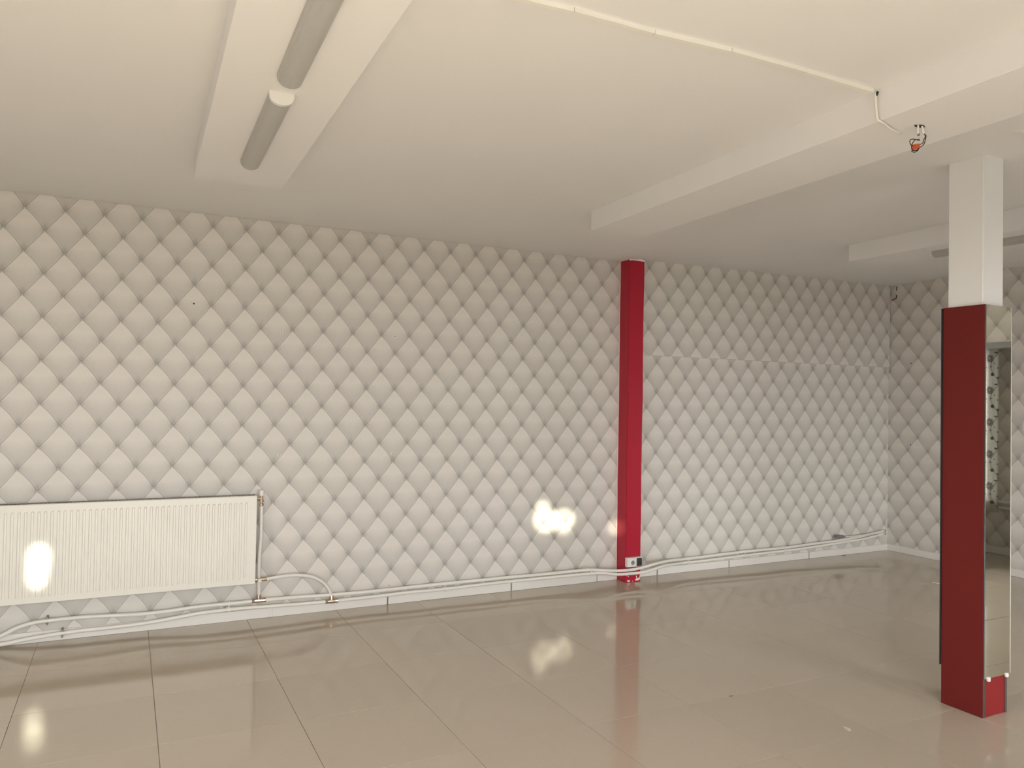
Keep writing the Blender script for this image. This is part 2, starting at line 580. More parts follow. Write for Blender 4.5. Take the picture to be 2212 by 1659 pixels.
# ---- left wall and front wall (behind the camera)
bm = bmesh.new()
box(bm, XL - 0.2, XL, YF - 0.2, LW[0], -0.1, 2.95); box(bm, XL - 0.2, XL, LW[1], 0.15, -0.1, 2.95)
box(bm, XL - 0.2, XL, LW[0], LW[1], -0.1, LW[2]); box(bm, XL - 0.2, XL, LW[0], LW[1], LW[3], 2.95)
wl = make('wall_left', bm, 'white_wall')
bm = bmesh.new()
f = 0.055
box(bm, XL - 0.13, XL - 0.07, LW[0], LW[1], LW[2], LW[2] + f); box(bm, XL - 0.13, XL - 0.07, LW[0], LW[1], LW[3] - f, LW[3])
for c in (LW[0] + f / 2, (LW[0] + LW[1]) / 2, LW[1] - f / 2):
    box(bm, XL - 0.13, XL - 0.07, c - f / 2, c + f / 2, LW[2] + f, LW[3] - f)
w4 = make('window_4', bm, 'frame'); struct(w4, 'unseen two-light window added in the left wall for side light', 'window')
for a, b in ((LW[0] + f, (LW[0] + LW[1]) / 2 - f / 2), ((LW[0] + LW[1]) / 2 + f / 2, LW[1] - f)):
    boxobj('pane', (XL - 0.103, XL - 0.099, a, b, LW[2] + f, LW[3] - f), 'pane', w4)
struct(wl, 'plain pale wall outside the view on the left', 'wall')
bm = bmesh.new()
cur = XL - 0.2
for (x0, x1, z0, z1) in WINDOWS:
    box(bm, cur, x0, YF - 0.18, YF, -0.1, 2.95)
    box(bm, x0, x1, YF - 0.18, YF, -0.1, z0)
    box(bm, x0, x1, YF - 0.18, YF, z1, 2.95)
    cur = x1
box(bm, cur, XR + 0.2, YF - 0.18, YF, -0.1, 2.95)
wf = make('wall_front', bm, 'white_wall'); struct(wf, 'street side wall with the shop windows, behind the camera', 'wall')
for i, (x0, x1, z0, z1) in enumerate(WINDOWS):
    n = 3 if i == 0 else 2
    bm = bmesh.new()
    f = 0.055
    ya, yb = YF - 0.13, YF - 0.07
    box(bm, x0, x1, ya, yb, z0, z0 + f); box(bm, x0, x1, ya, yb, z1 - f, z1)
    for k in range(n + 1):
        c = x0 + (x1 - x0) * k / n
        a, b = max(x0, c - f / 2), min(x1, c + f / 2)
        box(bm, a, b, ya, yb, z0 + f, z1 - f)
    w = make('window_%d' % (i + 1), bm, 'frame')
    struct(w, ('wide three-light shop window' if i == 0 else 'glazed double door to the street'), 'window')
    for k in range(n):
        xa = x0 + (x1 - x0) * k / n + f / 2; xb = x0 + (x1 - x0) * (k + 1) / n - f / 2
        bm = bmesh.new(); box(bm, xa, xb, YF - 0.103, YF - 0.099, z0 + f, z1 - f)
        make('pane', bm, 'pane', w)
bm = bmesh.new()
for c in (WY0 + 0.02, WY1 - 0.015): box(bm, AX + 0.05, AX + 0.10, c - 0.015, c + 0.015, WZ0, WZ1)
for c in (WZ0 + 0.03, WZ1 - 0.03): box(bm, AX + 0.05, AX + 0.10, WY0, WY1, c - 0.03, c + 0.03)
w3 = make('window_3', bm, 'frame'); struct(w3, 'white window behind the floral curtain in the alcove', 'window')
boxobj('pane', (AX + 0.073, AX + 0.077, WY0 + 0.06, WY1 - 0.06, WZ0 + 0.06, WZ1 - 0.06), 'pane', w3)
gr = boxobj('ground_street', (-40, 40, -40, 40, -0.35, -0.15), 'pavement'); struct(gr, 'grey paved street outside the shop windows', 'ground')

bm = bmesh.new()
vs, fs = box(bm, 8.9, 24.0, -17.4, YF - 0.3, -0.2, 15.0)  # tall block added out of view to stop direct sun at the door
aw = make('wall_sun_block', bm, 'pavement'); struct(aw, 'unseen wall added outside to keep the sun off the street door', 'wall')
# ---- boxed casings under the ceiling
def casing(name, xa, ya, xb, yb, w, z0, label):
    """dropped casing whose left lower edge runs from (xa,ya) (far end) to (xb,yb)"""
    d = Vector((xb - xa, yb - ya, 0)).normalized()
    n = Vector((-d.y, d.x, 0))
    if n.x < 0: n = -n
    bm = bmesh.new()
    A, B = Vector((xa, ya, 0)), Vector((xb, yb, 0))
    pts = [A, A + n * w, B + n * w, B]
    lo = [bm.verts.new((p.x, p.y, z0)) for p in pts]
    hi = [bm.verts.new((p.x, p.y, 2.84)) for p in pts]
    bm.faces.new(lo); bm.faces.new(hi)
    for k in range(4):
        bm.faces.new((lo[k], lo[(k + 1) % 4], hi[(k + 1) % 4], hi[k]))
    bmesh.ops.recalc_face_normals(bm, faces=bm.faces)
    es = [e for e in bm.edges if not (e.verts[0].co.z > 2.8 and e.verts[1].co.z > 2.8)]
    bmesh.ops.bevel(bm, geom=es, offset=0.001, segments=1, affect='EDGES')
    return struct(make(name, bm, 'ceiling'), label, 'trim')


casing('trim_1', 0.852, -1.255, 0.775, YF, 0.432, 2.603, 'wide dropped ceiling casing carrying the two strip lamps')
casing('trim_2', 3.166, -1.345, 2.965, YF, 0.392, 2.583, 'long dropped ceiling casing with a cable running over it')
casing('trim_3', 5.60, -1.262, 5.50, YF, 0.40, 2.634, 'dropped ceiling casing behind the column')

# ---- skirting
bb = bpy.data.objects.new('baseboard_back', None); COL.objects.link(bb)
struct(bb, 'white skirting strips along the papered wall', 'baseboard')
SK = [(-2.0, 1.478), (1.496, 2.306), (2.318, 3.316), (3.328, 4.118), (4.126, 4.322), (4.478, 4.738), (4.752, 5.556), (5.568, 6.58), (6.593, 7.728)]
for a, b in SK:
    boxobj('skirting_strip', (a, b, -0.013, 0.0, 0.001, 0.066), 'skirt', bb, 0.0015, 1)
boxobj('joint_filler', (1.478, 1.496, -0.007, 0.0, 0.001, 0.063), 'skirt', bb)
for a, b in zip(SK[1:], SK[2:]):
    if a[1] > 4.3 and b[0] < 4.5: continue
    boxobj('joint_filler', (a[1], b[0], -0.005, 0.0, 0.001, 0.06), 'skirt_gap', bb)
br = bpy.data.objects.new('baseboard_right', None); COL.objects.link(br)
struct(br, 'white skirting strips along the side wall', 'baseboard')
for a, b in ((-0.013, -1.0), (-1.006, -2.2), (-2.206, -3.4), (-3.406, -4.80)):
    boxobj('skirting_strip', (XR - 0.013, XR, b, a, 0.001, 0.066), 'skirt', br, 0.0015, 1)
ba = bpy.data.objects.new('baseboard_alcove', None); COL.objects.link(ba)
struct(ba, 'white skirting at the foot of the alcove wall', 'baseboard')
boxobj('skirting_strip', (AX - 0.013, AX, -6.69, -4.51, 0.001, 0.075), 'skirt', ba, 0.0015, 1)

# ================================================================== BIG THINGS
# ---- red pilaster on the back wall
PX0, PX1, PY = 4.322, 4.476, -0.132
pil = thing('pilaster', 'narrow crimson pilaster rising against the papered wall', 'pilaster', (4.40, -0.06, 0))
bm = bmesh.new()
vs, fs = box(bm, PX0, PX1, PY, 0.001, 0.001, 2.722)
bmesh.ops.bevel(bm, geom=[e for e in bm.edges if abs(e.verts[0].co.z - e.verts[1].co.z) > 1], offset=0.004, segments=2, affect='EDGES')
bmesh.ops.subdivide_edges(bm, edges=[e for e in bm.edges if abs(e.verts[0].co.z - e.verts[1].co.z) > 1], cuts=24)
for v in bm.verts:
    v.co.x += 0.0012 * math.sin(v.co.z * 5.1) + 0.0008 * math.sin(v.co.z * 13)
    v.co.y += 0.001 * math.sin(v.co.z * 7.0) if v.co.y < -0.05 else 0
make('shaft', bm, 'pil_red', pil)


def flat_blob(bm, pts, n, off, thick):
    """thin irregular flake; pts lie on a face with outward normal n"""
    n = Vector(n)
    lo = [bm.verts.new(Vector(p) + n * off) for p in pts]
    hi = [bm.verts.new(Vector(p) + n * (off + thick)) for p in pts]
    bm.faces.new(hi); bm.faces.new(lo[::-1])
    for i in range(len(pts)):
        j = (i + 1) % len(pts)
        bm.faces.new((lo[i], lo[j], hi[j], hi[i]))


CH = [  # chips at the foot: (x, z) outlines on the front face
    [(4.345, 0.006), (4.362, 0.004), (4.372, 0.010), (4.366, 0.020), (4.356, 0.017), (4.349, 0.022), (4.341, 0.014)],
    [(4.425, 0.010), (4.452, 0.008), (4.470, 0.016), (4.474, 0.052), (4.470, 0.056), (4.464, 0.030), (4.446, 0.026), (4.436, 0.050), (4.430, 0.048), (4.436, 0.024), (4.421, 0.022)],
    [(4.392, 0.005), (4.399, 0.004), (4.400, 0.010), (4.393, 0.011)],
    [(4.327, 0.062), (4.331, 0.060), (4.333, 0.070), (4.328, 0.072)],
    [(4.334, 0.055), (4.340, 0.052), (4.342, 0.060), (4.336, 0.063)],
    [(4.347, 0.046), (4.356, 0.043), (4.357, 0.051), (4.350, 0.054)],
]
for ch in CH:
    bm = bmesh.new()
    flat_blob(bm, [(x, PY, z) for x, z in ch], (0, -1, 0), 0.0004, 0.0012)
    make('paint_chip', bm, 'chip', pil)
# pale, unpainted edge lines where pilaster meets paper, and ragged paint line at the ceiling
boxobj('paint_edge', (PX0 - 0.006, PX0 + 0.001, -0.004, 0.0, 0.07, 2.70), 'chip', pil)
boxobj('paint_edge', (PX1 - 0.001, PX1 + 0.005, -0.004, 0.0, 0.07, 2.72), 'chip', pil)
bm = bmesh.new()
flat_blob(bm, [(PX0 - 0.002, PY, 2.694), (PX0 + 0.03, PY, 2.700), (PX1 + 0.002, PY, 2.697), (PX1 + 0.002, PY, 2.715), (PX0 - 0.002, PY, 2.715)], (0, -1, 0), 0.001, 0.002)
make('paint_edge', bm, 'ceiling', pil)

# ---- free column: white shaft, red boards around its lower part
col = thing('column', 'square white column clad in red boards up to head height', 'column', (4.43, -3.0, 0))
CX0, CX1, CY0, CY1, CZ = 4.329, 4.523, -3.111, -2.897, 2.020
bm = bmesh.new(); box(bm, 4.348, 4.512, -3.092, -2.908, 1.5, 2.80)
bmesh.ops.bevel(bm, geom=[e for e in bm.edges if abs(e.verts[0].co.z - e.verts[1].co.z) > .5], offset=0.006, segments=3, affect='EDGES')
make('shaft', bm, 'column_white', col)


def board(name, b6, thin_axis, parent, red='board_red'):
    """laminate board: red faces, grey cut edges"""
    bm = bmesh.new()
    vs, fs = box(bm, *b6)
    bmesh.ops.recalc_face_normals(bm, faces=bm.faces)
    for f in bm.faces:
        f.material_index = 0 if abs(f.normal[thin_axis]) > 0.9 else 1
    bmesh.ops.bevel(bm, geom=list(bm.edges), offset=0.0008, segments=1, affect='EDGES')
    return make(name, bm, [red, 'board_edge'], parent)


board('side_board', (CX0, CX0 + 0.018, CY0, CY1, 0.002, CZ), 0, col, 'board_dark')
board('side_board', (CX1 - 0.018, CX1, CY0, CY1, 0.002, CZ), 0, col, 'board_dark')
board('front_board', (CX0 + 0.0185, CX1 - 0.0185, CY0 + 0.002, CY0 + 0.018, 0.002, CZ), 1, col)
board('back_board', (CX0 + 0.0185, CX1 - 0.0185, CY1 - 0.018, CY1 - 0.002, 0.002, CZ), 1, col)

# ---- tall mirror on the column front
mir = thing('mirror', 'tall narrow frameless mirror clipped to the column front', 'mirror', (4.43, -3.118, 0.19))
MX0, MX1, MY0, MY1 = 4.331, 4.536, -3.1185, -3.1135
bm = bmesh.new()
vs, fs = box(bm, MX0, MX1, MY0, MY1, 0.192, 2.018)
bmesh.ops.recalc_face_normals(bm, faces=bm.faces)
for f in bm.faces: f.material_index = 0 if f.normal.y < -0.9 else 1
make('glass', bm, ['mirror', 'plastic_grey'], mir)
bm = bmesh.new(); box(bm, MX1 - 0.0012, MX1 + 0.0006, MY0 - 0.0008, MY1, 0.194, 2.014)
make('polished_edge', bm, 'frame', mir)
for cx in (4.362, 4.508):
    bm = bmesh.new()
    box(bm, cx - 0.009, cx + 0.009, -3.125, -3.112, 0.178, 0.198)
    bevel_all(bm, 0.003, 2)
    make('clip', bm, 'plastic_white', mir)

mb = thing('mirror', 'twin mirror on the far side of the column, only its dark edge showing', 'mirror', (4.43, -2.893, 0.19))
bm = bmesh.new()
vs, fs = box(bm, 4.3225, 4.520, -2.8955, -2.8905, 0.196, 2.018)
bmesh.ops.recalc_face_normals(bm, faces=bm.faces)
for f in bm.faces: f.material_index = 0 if f.normal.y > 0.9 else 1
make('glass', bm, ['mirror', 'plastic_dark'], mb)
for cx in (4.362, 4.50):
    bm = bmesh.new()
    box(bm, cx - 0.009, cx + 0.009, -2.8965, -2.884, 0.182, 0.202)
    bevel_all(bm, 0.003, 2)
    make('clip', bm, 'plastic_white', mb)

# ---- radiator
rad = thing('radiator', 'white ribbed panel radiator hung low on the papered wall', 'radiator', (0.45, -0.09, 0.26))
RX0, RX1, RY0, RZ0, RZ1 = -0.44, 1.364, -0.130, 0.262, 0.846
# front skin: flat border, ribbed field
bm = bmesh.new()
prof = [(RX0, RY0 + 0.012), (RX0, RY0 + 0.002), (RX0 + 0.003, RY0), (RX0 + 0.028, RY0)]
x = RX0 + 0.030
PITCHR = 0.0333
while x + PITCHR < RX1 - 0.024:
    prof += [(x, RY0), (x + 0.004, RY0 + 0.0055), (x + 0.0125, RY0 + 0.0055), (x + 0.0165, RY0)]
    x += PITCHR
prof += [(RX1 - 0.003, RY0), (RX1, RY0 + 0.002), (RX1, RY0 + 0.012)]
zs = [(RZ0, 0.010), (RZ0 + 0.004, 0.0), (RZ0 + 0.036, 0.0), (RZ0 + 0.046, 1.0), (RZ1 - 0.052, 1.0), (RZ1 - 0.042, 0.0), (RZ1 - 0.004, 0.0), (RZ1, 0.010)]
rows = []
for z, k in zs:
    row = []
    for (px, py) in prof:
        if k == 1.0: yy = py
        elif k == 0.0: yy = max(RY0, py) if px in (RX0, RX1) else (RY0 if py < RY0 + 0.0085 and RX0 + 0.01 < px < RX1 - 0.01 else py)
        else: yy = RY0 + 0.010
        row.append(bm.verts.new((px, yy, z)))
    rows.append(row)
for a, b in zip(rows, rows[1:]):
    for i in range(len(prof) - 1):
        bm.faces.new((a[i], a[i + 1], b[i + 1], b[i]))
bm.faces.new([rows[0][i] for i in range(len(prof))][::-1])
make('front_panel', bm, 'rad', rad, flip=True)
boxobj('rear_panel', (RX0 + 0.01, RX1 - 0.012, -0.058, -0.045, RZ0 + 0.01, RZ1 - 0.012), 'rad', rad, 0.003, 1)
boxobj('side_cover', (RX1 - 0.004, RX1, -0.118, -0.040, RZ0 + 0.012, RZ1 - 0.004), 'rad', rad, 0.0015, 1)
boxobj('side_cover', (RX0, RX0 + 0.004, -0.118, -0.040, RZ0 + 0.012, RZ1 - 0.004), 'rad', rad, 0.0015, 1)
bm = bmesh.new()
box(bm, RX0, RX1, -0.042, -0.038, RZ1 - 0.010, RZ1 - 0.002)
box(bm, RX0, RX1, -0.120, -0.112, RZ1 - 0.010, RZ1 - 0.002)
gx = RX0 + 0.01
while gx < RX1 - 0.01:
    box(bm, gx, gx + 0.006, -0.114, -0.040, RZ1 - 0.009, RZ1 - 0.003); gx += 0.022
make('top_grille', bm, 'rad_dark', rad)
for bx_ in (0.05, 0.95):
    boxobj('wall_bracket', (bx_, bx_ + 0.03, -0.046, -0.001, 0.36, 0.80), 'rad', rad)
# valves
lathe('thermostat_head', (1.399, -0.085, 0.836), (0, 0, 1), [(0, 0.012), (0.004, 0.016), (0.034, 0.0165), (0.040, 0.014), (0.041, 0.001)], 'plastic_white', rad)
v1 = lathe('upper_valve', (1.399, -0.085, 0.768), (0, 0, 1), [(0, 0.0105), (0.004, 0.0145), (0.018, 0.0145), (0.020, 0.009), (0.028, 0.009), (0.030, 0.014), (0.044, 0.014), (0.046, 0.010), (0.067, 0.010)], 'chrome', rad, 8)
lathe('valve_stub', (1.36, -0.085, 0.818), (1, 0, 0), [(0, 0.010), (0.012, 0.010), (0.013, 0.0135), (0.022, 0.0135), (0.023, 0.009), (0.036, 0.009)], 'chrome', v1, 10)
v2 = lathe('lower_valve', (1.361, -0.085, 0.279), (1, 0, 0), [(0, 0.009), (0.010, 0.0135), (0.020, 0.0135), (0.022, 0.010), (0.045, 0.0105), (0.055, 0.0105), (0.057, 0.0135), (0.068, 0.0135), (0.070, 0.010), (0.078, 0.0125), (0.084, 0.0125)], 'chrome', rad, 10)
lathe('valve_cap', (1.394, -0.110, 0.279), (0, 1, 0), [(-0.012, 0.010), (-0.010, 0.012), (0.020, 0.012)], 'plastic_white', v2)

# ================================================================== PIPES
PA = [(-0.40, -0.045, 0.02), (-0.22, -0.045, 0.03), (-0.054, -0.045, 0.071), (0.028, -0.045, 0.11), (0.112, -0.045, 0.13), (0.182, -0.045, 0.134), (0.374, -0.045, 0.135), (0.556, -0.045, 0.125), (0.697, -0.045, 0.118), (0.842, -0.045, 0.12), (1.041, -0.045, 0.13), (1.247, -0.045, 0.129), (1.407, -0.045, 0.13), (1.684, -0.045, 0.127), (1.84, -0.045, 0.121), (2.2, -0.045, 0.116), (2.582, -0.045, 0.119), (2.989, -0.045, 0.119), (3.275, -0.045, 0.119), (3.574, -0.055, 0.118), (3.949, -0.119, 0.134), (4.083, -0.146, 0.126), (4.216, -0.158, 0.114), (4.342, -0.16, 0.11), (4.469, -0.158, 0.118), (4.601, -0.150, 0.135), (4.721, -0.125, 0.141), (4.857, -0.081, 0.134), (5.061, -0.045, 0.126), (5.421, -0.045, 0.134), (5.78, -0.045, 0.14), (6.259, -0.045, 0.139), (6.572, -0.045, 0.149), (6.943, -0.045, 0.158), (7.237, -0.045, 0.174), (7.447, -0.045, 0.196), (7.638, -0.045, 0.213)]
PB = [(-0.40, -0.045, 0.018), (-0.053, -0.045, 0.022), (0.03, -0.045, 0.031), (0.114, -0.045, 0.04), (0.261, -0.045, 0.05), (0.376, -0.045, 0.054), (0.558, -0.045, 0.054), (0.746, -0.045, 0.060), (0.941, -0.045, 0.077), (1.042, -0.045, 0.086), (1.248, -0.045, 0.090), (1.462, -0.045, 0.085), (1.685, -0.045, 0.078), (1.899, -0.045, 0.076), (2.201, -0.045, 0.077), (2.453, -0.045, 0.082), (2.716, -0.045, 0.079), (2.99, -0.045, 0.083), (3.276, -0.045, 0.086), (3.575, -0.055, 0.088), (3.95, -0.119, 0.103), (4.084, -0.146, 0.104), (4.216, -0.158, 0.084), (4.39, -0.16, 0.078), (4.518, -0.158, 0.082), (4.64, -0.148, 0.100), (4.767, -0.111, 0.103), (4.967, -0.055, 0.094), (5.239, -0.045, 0.094), (5.609, -0.045, 0.101), (5.997, -0.045, 0.108), (6.3, -0.045, 0.111), (6.573, -0.045, 0.118), (6.832, -0.045, 0.128), (7.055, -0.045, 0.138), (7.284, -0.045, 0.148), (7.447, -0.045, 0.163), (7.638, -0.045, 0.184)]
RP = 0.0128


def at_x(path, x):
    for a, b in zip(path, path[1:]):
        if a[0] <= x <= b[0]:
            t = (x - a[0]) / (b[0] - a[0])
            return Vector(a).lerp(Vector(b), t)


def tee(c, d, parent, up=(0, 0, 1)):
    """press fitting: sleeve on the pipe with a branch upwards"""
    L = 0.045
    a = lathe('tee_fitting', Vector(c) - Vector(d) * L, d, [(0, 0.0145), (0.002, 0.016), (0.008, 0.0145), (0.010, 0.016), (0.018, 0.0145), (0.020, 0.0155), (0.028, 0.0155), (0.030, 0.0165), (0.060, 0.0165), (0.062, 0.0155), (0.070, 0.0155), (0.072, 0.0145), (0.080, 0.016), (0.082, 0.0145), (0.088, 0.016), (0.090, 0.0145)], 'chrome', parent, 12)
    lathe('branch_sleeve', Vector(c) + Vector(up) * 0.010, up, [(0, 0.014), (0.010, 0.014), (0.012, 0.0155), (0.020, 0.0145), (0.022, 0.0155), (0.032, 0.0145)], 'chrome', a, 12)
    return a


up_pipe = thing('heating_pipe', 'upper of two white pipes sagging along the wall above the skirting', 'pipe', (3.6, -0.045, 0.0), 'heating pipes on the papered wall')
tubeobj('pipe_run', PA, RP, 'pipe', up_pipe, 12, 4)
lo_pipe = thing('heating_pipe', 'lower of two white pipes sagging along the wall above the skirting', 'pipe', (3.6, -0.045, 0.0), 'heating pipes on the papered wall')
tubeobj('pipe_run', PB, RP, 'pipe', lo_pipe, 12, 4)
tee((1.402, -0.045, 0.130), (1, 0, 0), up_pipe)
tee((1.893, -0.045, 0.076), (1, 0, 0), lo_pipe)
for pth, ow, cx_, mt in ((PA, up_pipe, 0.182, 'clip_grey'), (PB, lo_pipe, 0.262, 'clip_grey')):
    c = at_x(pth, cx_)
    bm = bmesh.new()
    box(bm, cx_ - 0.005, cx_ + 0.005, c.y - 0.016, c.y + 0.044, c.z - 0.024, c.z - 0.0125)
    box(bm, cx_ - 0.005, cx_ + 0.005, c.y - 0.016, c.y + 0.044, c.z + 0.0125, c.z + 0.024)
    box(bm, cx_ - 0.005, cx_ + 0.005, c.y + 0.013, c.y + 0.044, c.z - 0.0125, c.z + 0.0125)
    make('pipe_clip', bm, mt, ow)
CLIPS = [1.215, 2.75, 3.985, 5.05, 5.72, 6.22]
for cx_ in CLIPS:                                   # double clips: one half under each pipe
    for pth, ow in ((PA, up_pipe), (PB, lo_pipe)):
        c = at_x(pth, cx_)
        bm = bmesh.new()
        tube(bm, [(cx_ - 0.007, c.y, c.z), (cx_ + 0.007, c.y, c.z)], 0.0165, 12)
        box(bm, cx_ - 0.007, cx_ + 0.007, c.y + 0.010, -0.001, c.z - 0.008, c.z + 0.008)
        o = make('pipe_clip', bm, 'pipe', ow)
    m_ = (at_x(PA, cx_) + at_x(PB, cx_)) / 2
    if abs(at_x(PA, cx_).z - at_x(PB, cx_).z) > 0.02:
        lathe('screw', (cx_ - 0.012, m_.y + 0.012, m_.z), (0, -1, 0), [(0, 0.004), (0.006, 0.004), (0.007, 0.002)], 'plastic_dark', lo_pipe, 8)
        boxobj('clip_bridge', (cx_ - 0.018, cx_ + 0.002, m_.y + 0.008, -0.001, m_.z - 0.014, m_.z + 0.014), 'pipe', lo_pipe)

riser = thing('riser_pipe', 'white pipe rising beside the radiator to its top valve', 'pipe', (1.40, -0.07, 0.13))
tubeobj('pipe_run', [(1.402, -0.046, 0.150), (1.401, -0.050, 0.20), (1.397, -0.060, 0.30), (1.396, -0.068, 0.42), (1.402, -0.075, 0.56), (1.401, -0.082, 0.68), (1.399, -0.085, 0.772)], 0.0115, 'pipe', riser, 12, 5)
loop = thing('return_pipe', 'white pipe bending from the radiator foot down to the lower pipe', 'pipe', (1.66, -0.07, 0.08))
tubeobj('pipe_run', [(1.440, -0.085, 0.279), (1.50, -0.083, 0.284), (1.58, -0.080, 0.288), (1.67, -0.076, 0.282), (1.75, -0.070, 0.263), (1.82, -0.063, 0.222), (1.868, -0.054, 0.168), (1.889, -0.047, 0.118), (1.893, -0.045, 0.09)], 0.0115, 'pipe', loop, 12, 5)

# thin cable with a grey plug lying on the pipes near the corner
cab = thing('cable', 'thin white cable ending in a grey plug near the far corner', 'cable', (7.2, -0.05, 0.19))
tubeobj('cord', [(7.03, -0.062, 0.195), (7.12, -0.064, 0.190), (7.22, -0.066, 0.194), (7.34, -0.066, 0.196), (7.48, -0.062, 0.194), (7.638, -0.055, 0.197)], 0.0055, 'pipe', cab, 8, 4)
lathe('plug', (6.905, -0.060, 0.203), Vector((0.125, 0, -0.006)), [(0, 0.012), (0.004, 0.019), (0.045, 0.020), (0.052, 0.016), (0.085, 0.017), (0.100, 0.013), (0.118, 0.008), (0.128, 0.006)], 'plastic_grey', cab, 12)
for nm, z_, yy in (('end_collar', 0.2135, -0.045), ('end_collar', 0.1845, -0.045)):
    ow = up_pipe if z_ > 0.2 else lo_pipe
    lathe(nm, (7.636, yy, z_), (1, 0, 0.05), [(0, 0.0128), (0.010, 0.0128), (0.0101, 0.009)], 'plastic_dark', ow, 12)

# ================================================================== SMALL THINGS
# ---- double surface socket on the pilaster
so = thing('wall_socket', 'white double surface socket low on the red pilaster, right half dark', 'socket', (4.41, -0.15, 0.17))
SY = PY
boxobj('housing', (4.317, 4.461, SY - 0.042, SY, 0.134, 0.212), 'plastic_white', so, 0.006, 3)
f1 = boxobj('socket_face', (4.327, 4.399, SY - 0.047, SY - 0.040, 0.139, 0.207), 'plastic_white', so, 0.003, 2)
lathe('socket_ring', (4.363, SY - 0.0465, 0.172), (0, -1, 0), [(0, 0.024), (0.003, 0.024), (0.004, 0.022), (0.004, 0.0195), (0.0005, 0.019)], 'plastic_white', f1, 24)
lathe('socket_well', (4.363, SY - 0.0466, 0.172), (0, -1, 0), [(0, 0.0185), (0.0009, 0.0185)], 'trim_grey', f1, 24)
for dx in (-0.009, 0.009):
    lathe('pin_hole', (4.363 + dx, SY - 0.0472, 0.172), (0, -1, 0), [(0, 0.003), (0.0009, 0.003)], 'plastic_dark', f1, 8)
lathe('earth_pin', (4.363, SY - 0.047, 0.182), (0, -1, 0), [(0, 0.0028), (0.012, 0.0026), (0.014, 0.001)], 'chrome', f1, 8)
f2 = boxobj('socket_flap', (4.405, 4.457, SY - 0.048, SY - 0.040, 0.139, 0.207), 'plastic_dark', so, 0.004, 2)
lathe('flap_ring', (4.431, SY - 0.0475, 0.172), (0, -1, 0), [(0, 0.020), (0.002, 0.020), (0.0025, 0.017), (0.0008, 0.016)], 'plastic_dark', f2, 20)
bm = bmesh.new()
flat_blob(bm, [(4.3235, SY, 0.130), (4.330, SY, 0.124), (4.332, SY, 0.132), (4.326, SY, 0.136)], (0, -1, 0), 0.0005, 0.002)
make('plaster_crumb', bm, 'chip', so)

# ---- strip lamps
def batten(label, xa, ya, xb, yb, z, w=0.088, hgt=0.046):
    """strip lamp under a casing from (xa,ya) to (xb,yb); prismatic grey trough, white end caps"""
    A, B = Vector((xa, ya, z)), Vector((xb, yb, z))
    d = (B - A).normalized(); n = Vector((-d.y, d.x, 0))
    t = thing('strip_lamp', label, 'lamp', ((xa + xb) / 2, (ya + yb) / 2, z), 'ceiling strip lamps')

    def sect(s):
        return [(w / 2 * math.cos(a) * s, -hgt * math.sin(a) ** 0.62 * s) for a in [math.pi * k / 14 for k in range(15)]]

    def ext(name, p, q, s, mat, par):
        bm = bmesh.new()
        rs = []
        for c in (p, q):
            rs.append([bm.verts.new(c + n * u_ + Vector((0, 0, v_))) for u_, v_ in sect(s)])
        for k in range(14):
            bm.faces.new((rs[0][k], rs[0][k + 1], rs[1][k + 1], rs[1][k]))
        bm.faces.new(rs[0]); bm.faces.new(rs[1][::-1]); bm.faces.new((rs[0][0], rs[1][0], rs[1][-1], rs[0][-1]))
        o = make(name, bm, mat, par)
        return o
    ext('diffuser', A + d * 0.014, B - d * 0.014, 0.97, 'diffuser', t)
    ext('end_cap', A, A + d * 0.016, 1.0, 'plastic_white', t)
    ext('end_cap', B - d * 0.016, B, 1.0, 'plastic_white', t)
    boxobj('base_plate', (min(xa, xb) - 0.001, max(xa, xb) + 0.001, min(ya, yb) + 0.01, max(ya, yb) - 0.01, z - 0.006, z + 0.0005), 'plastic_white', t)
    return t


batten('short grey strip lamp nearest the papered wall', 1.064, -1.685, 1.050, -2.600, 2.603)
batten('grey strip lamp cut off by the top edge of the picture', 1.048, -2.742, 1.030, -3.66, 2.603)
batten('grey strip lamp on the casing behind the column', 5.790, -1.835, 5.776, -3.05, 2.634)

# ---- cable trunking across the ceiling to the long casing
tk = thing('cable_trunking', 'ivory cable trunking crossing the ceiling to the long casing', 'trunking', (2.3, -3.46, 2.69))
TP = [(-0.6, -3.36), (0.70, -3.40)]
TP = [(1.27, -3.405), (1.76, -3.440), (2.06, -3.444), (2.36, -3.466), (2.70, -3.470), (3.058, -3.466)]
for k, (a, b) in enumerate(zip(TP, TP[1:])):
    A, B = Vector((*a, 0)), Vector((*b, 0))
    d = (B - A).normalized(); n = Vector((-d.y, d.x, 0)) * 0.0085
    A = A + d * 0.0008; B = B - d * 0.0008
    bm = bmesh.new()
    lo = [bm.verts.new((p.x, p.y, 2.689 + 0.001 * (k % 2))) for p in (A - n, B - n, B + n, A + n)]
    hi = [bm.verts.new((p.x, p.y, 2.7045)) for p in (A - n, B - n, B + n, A + n)]
    bm.faces.new(lo); bm.faces.new(hi)
    for j in range(4): bm.faces.new((lo[j], lo[(j + 1) % 4], hi[(j + 1) % 4], hi[j]))
    make('trunking_length', bm, 'trunk', tk)
bm = bmesh.new()
flat_blob(bm, [(3.070, -3.478, 2.688), (3.070, -3.484, 2.692), (3.070, -3.489, 2.688), (3.070, -3.485, 2.676), (3.070, -3.481, 2.674)], (-1, 0, 0), 0.004, 0.003)
make('dark_gap', bm, 'hole', tk)
dc = thing('drop_cable', 'ivory cable running down the casing side and along its underside', 'cable', (3.08, -3.48, 2.6))
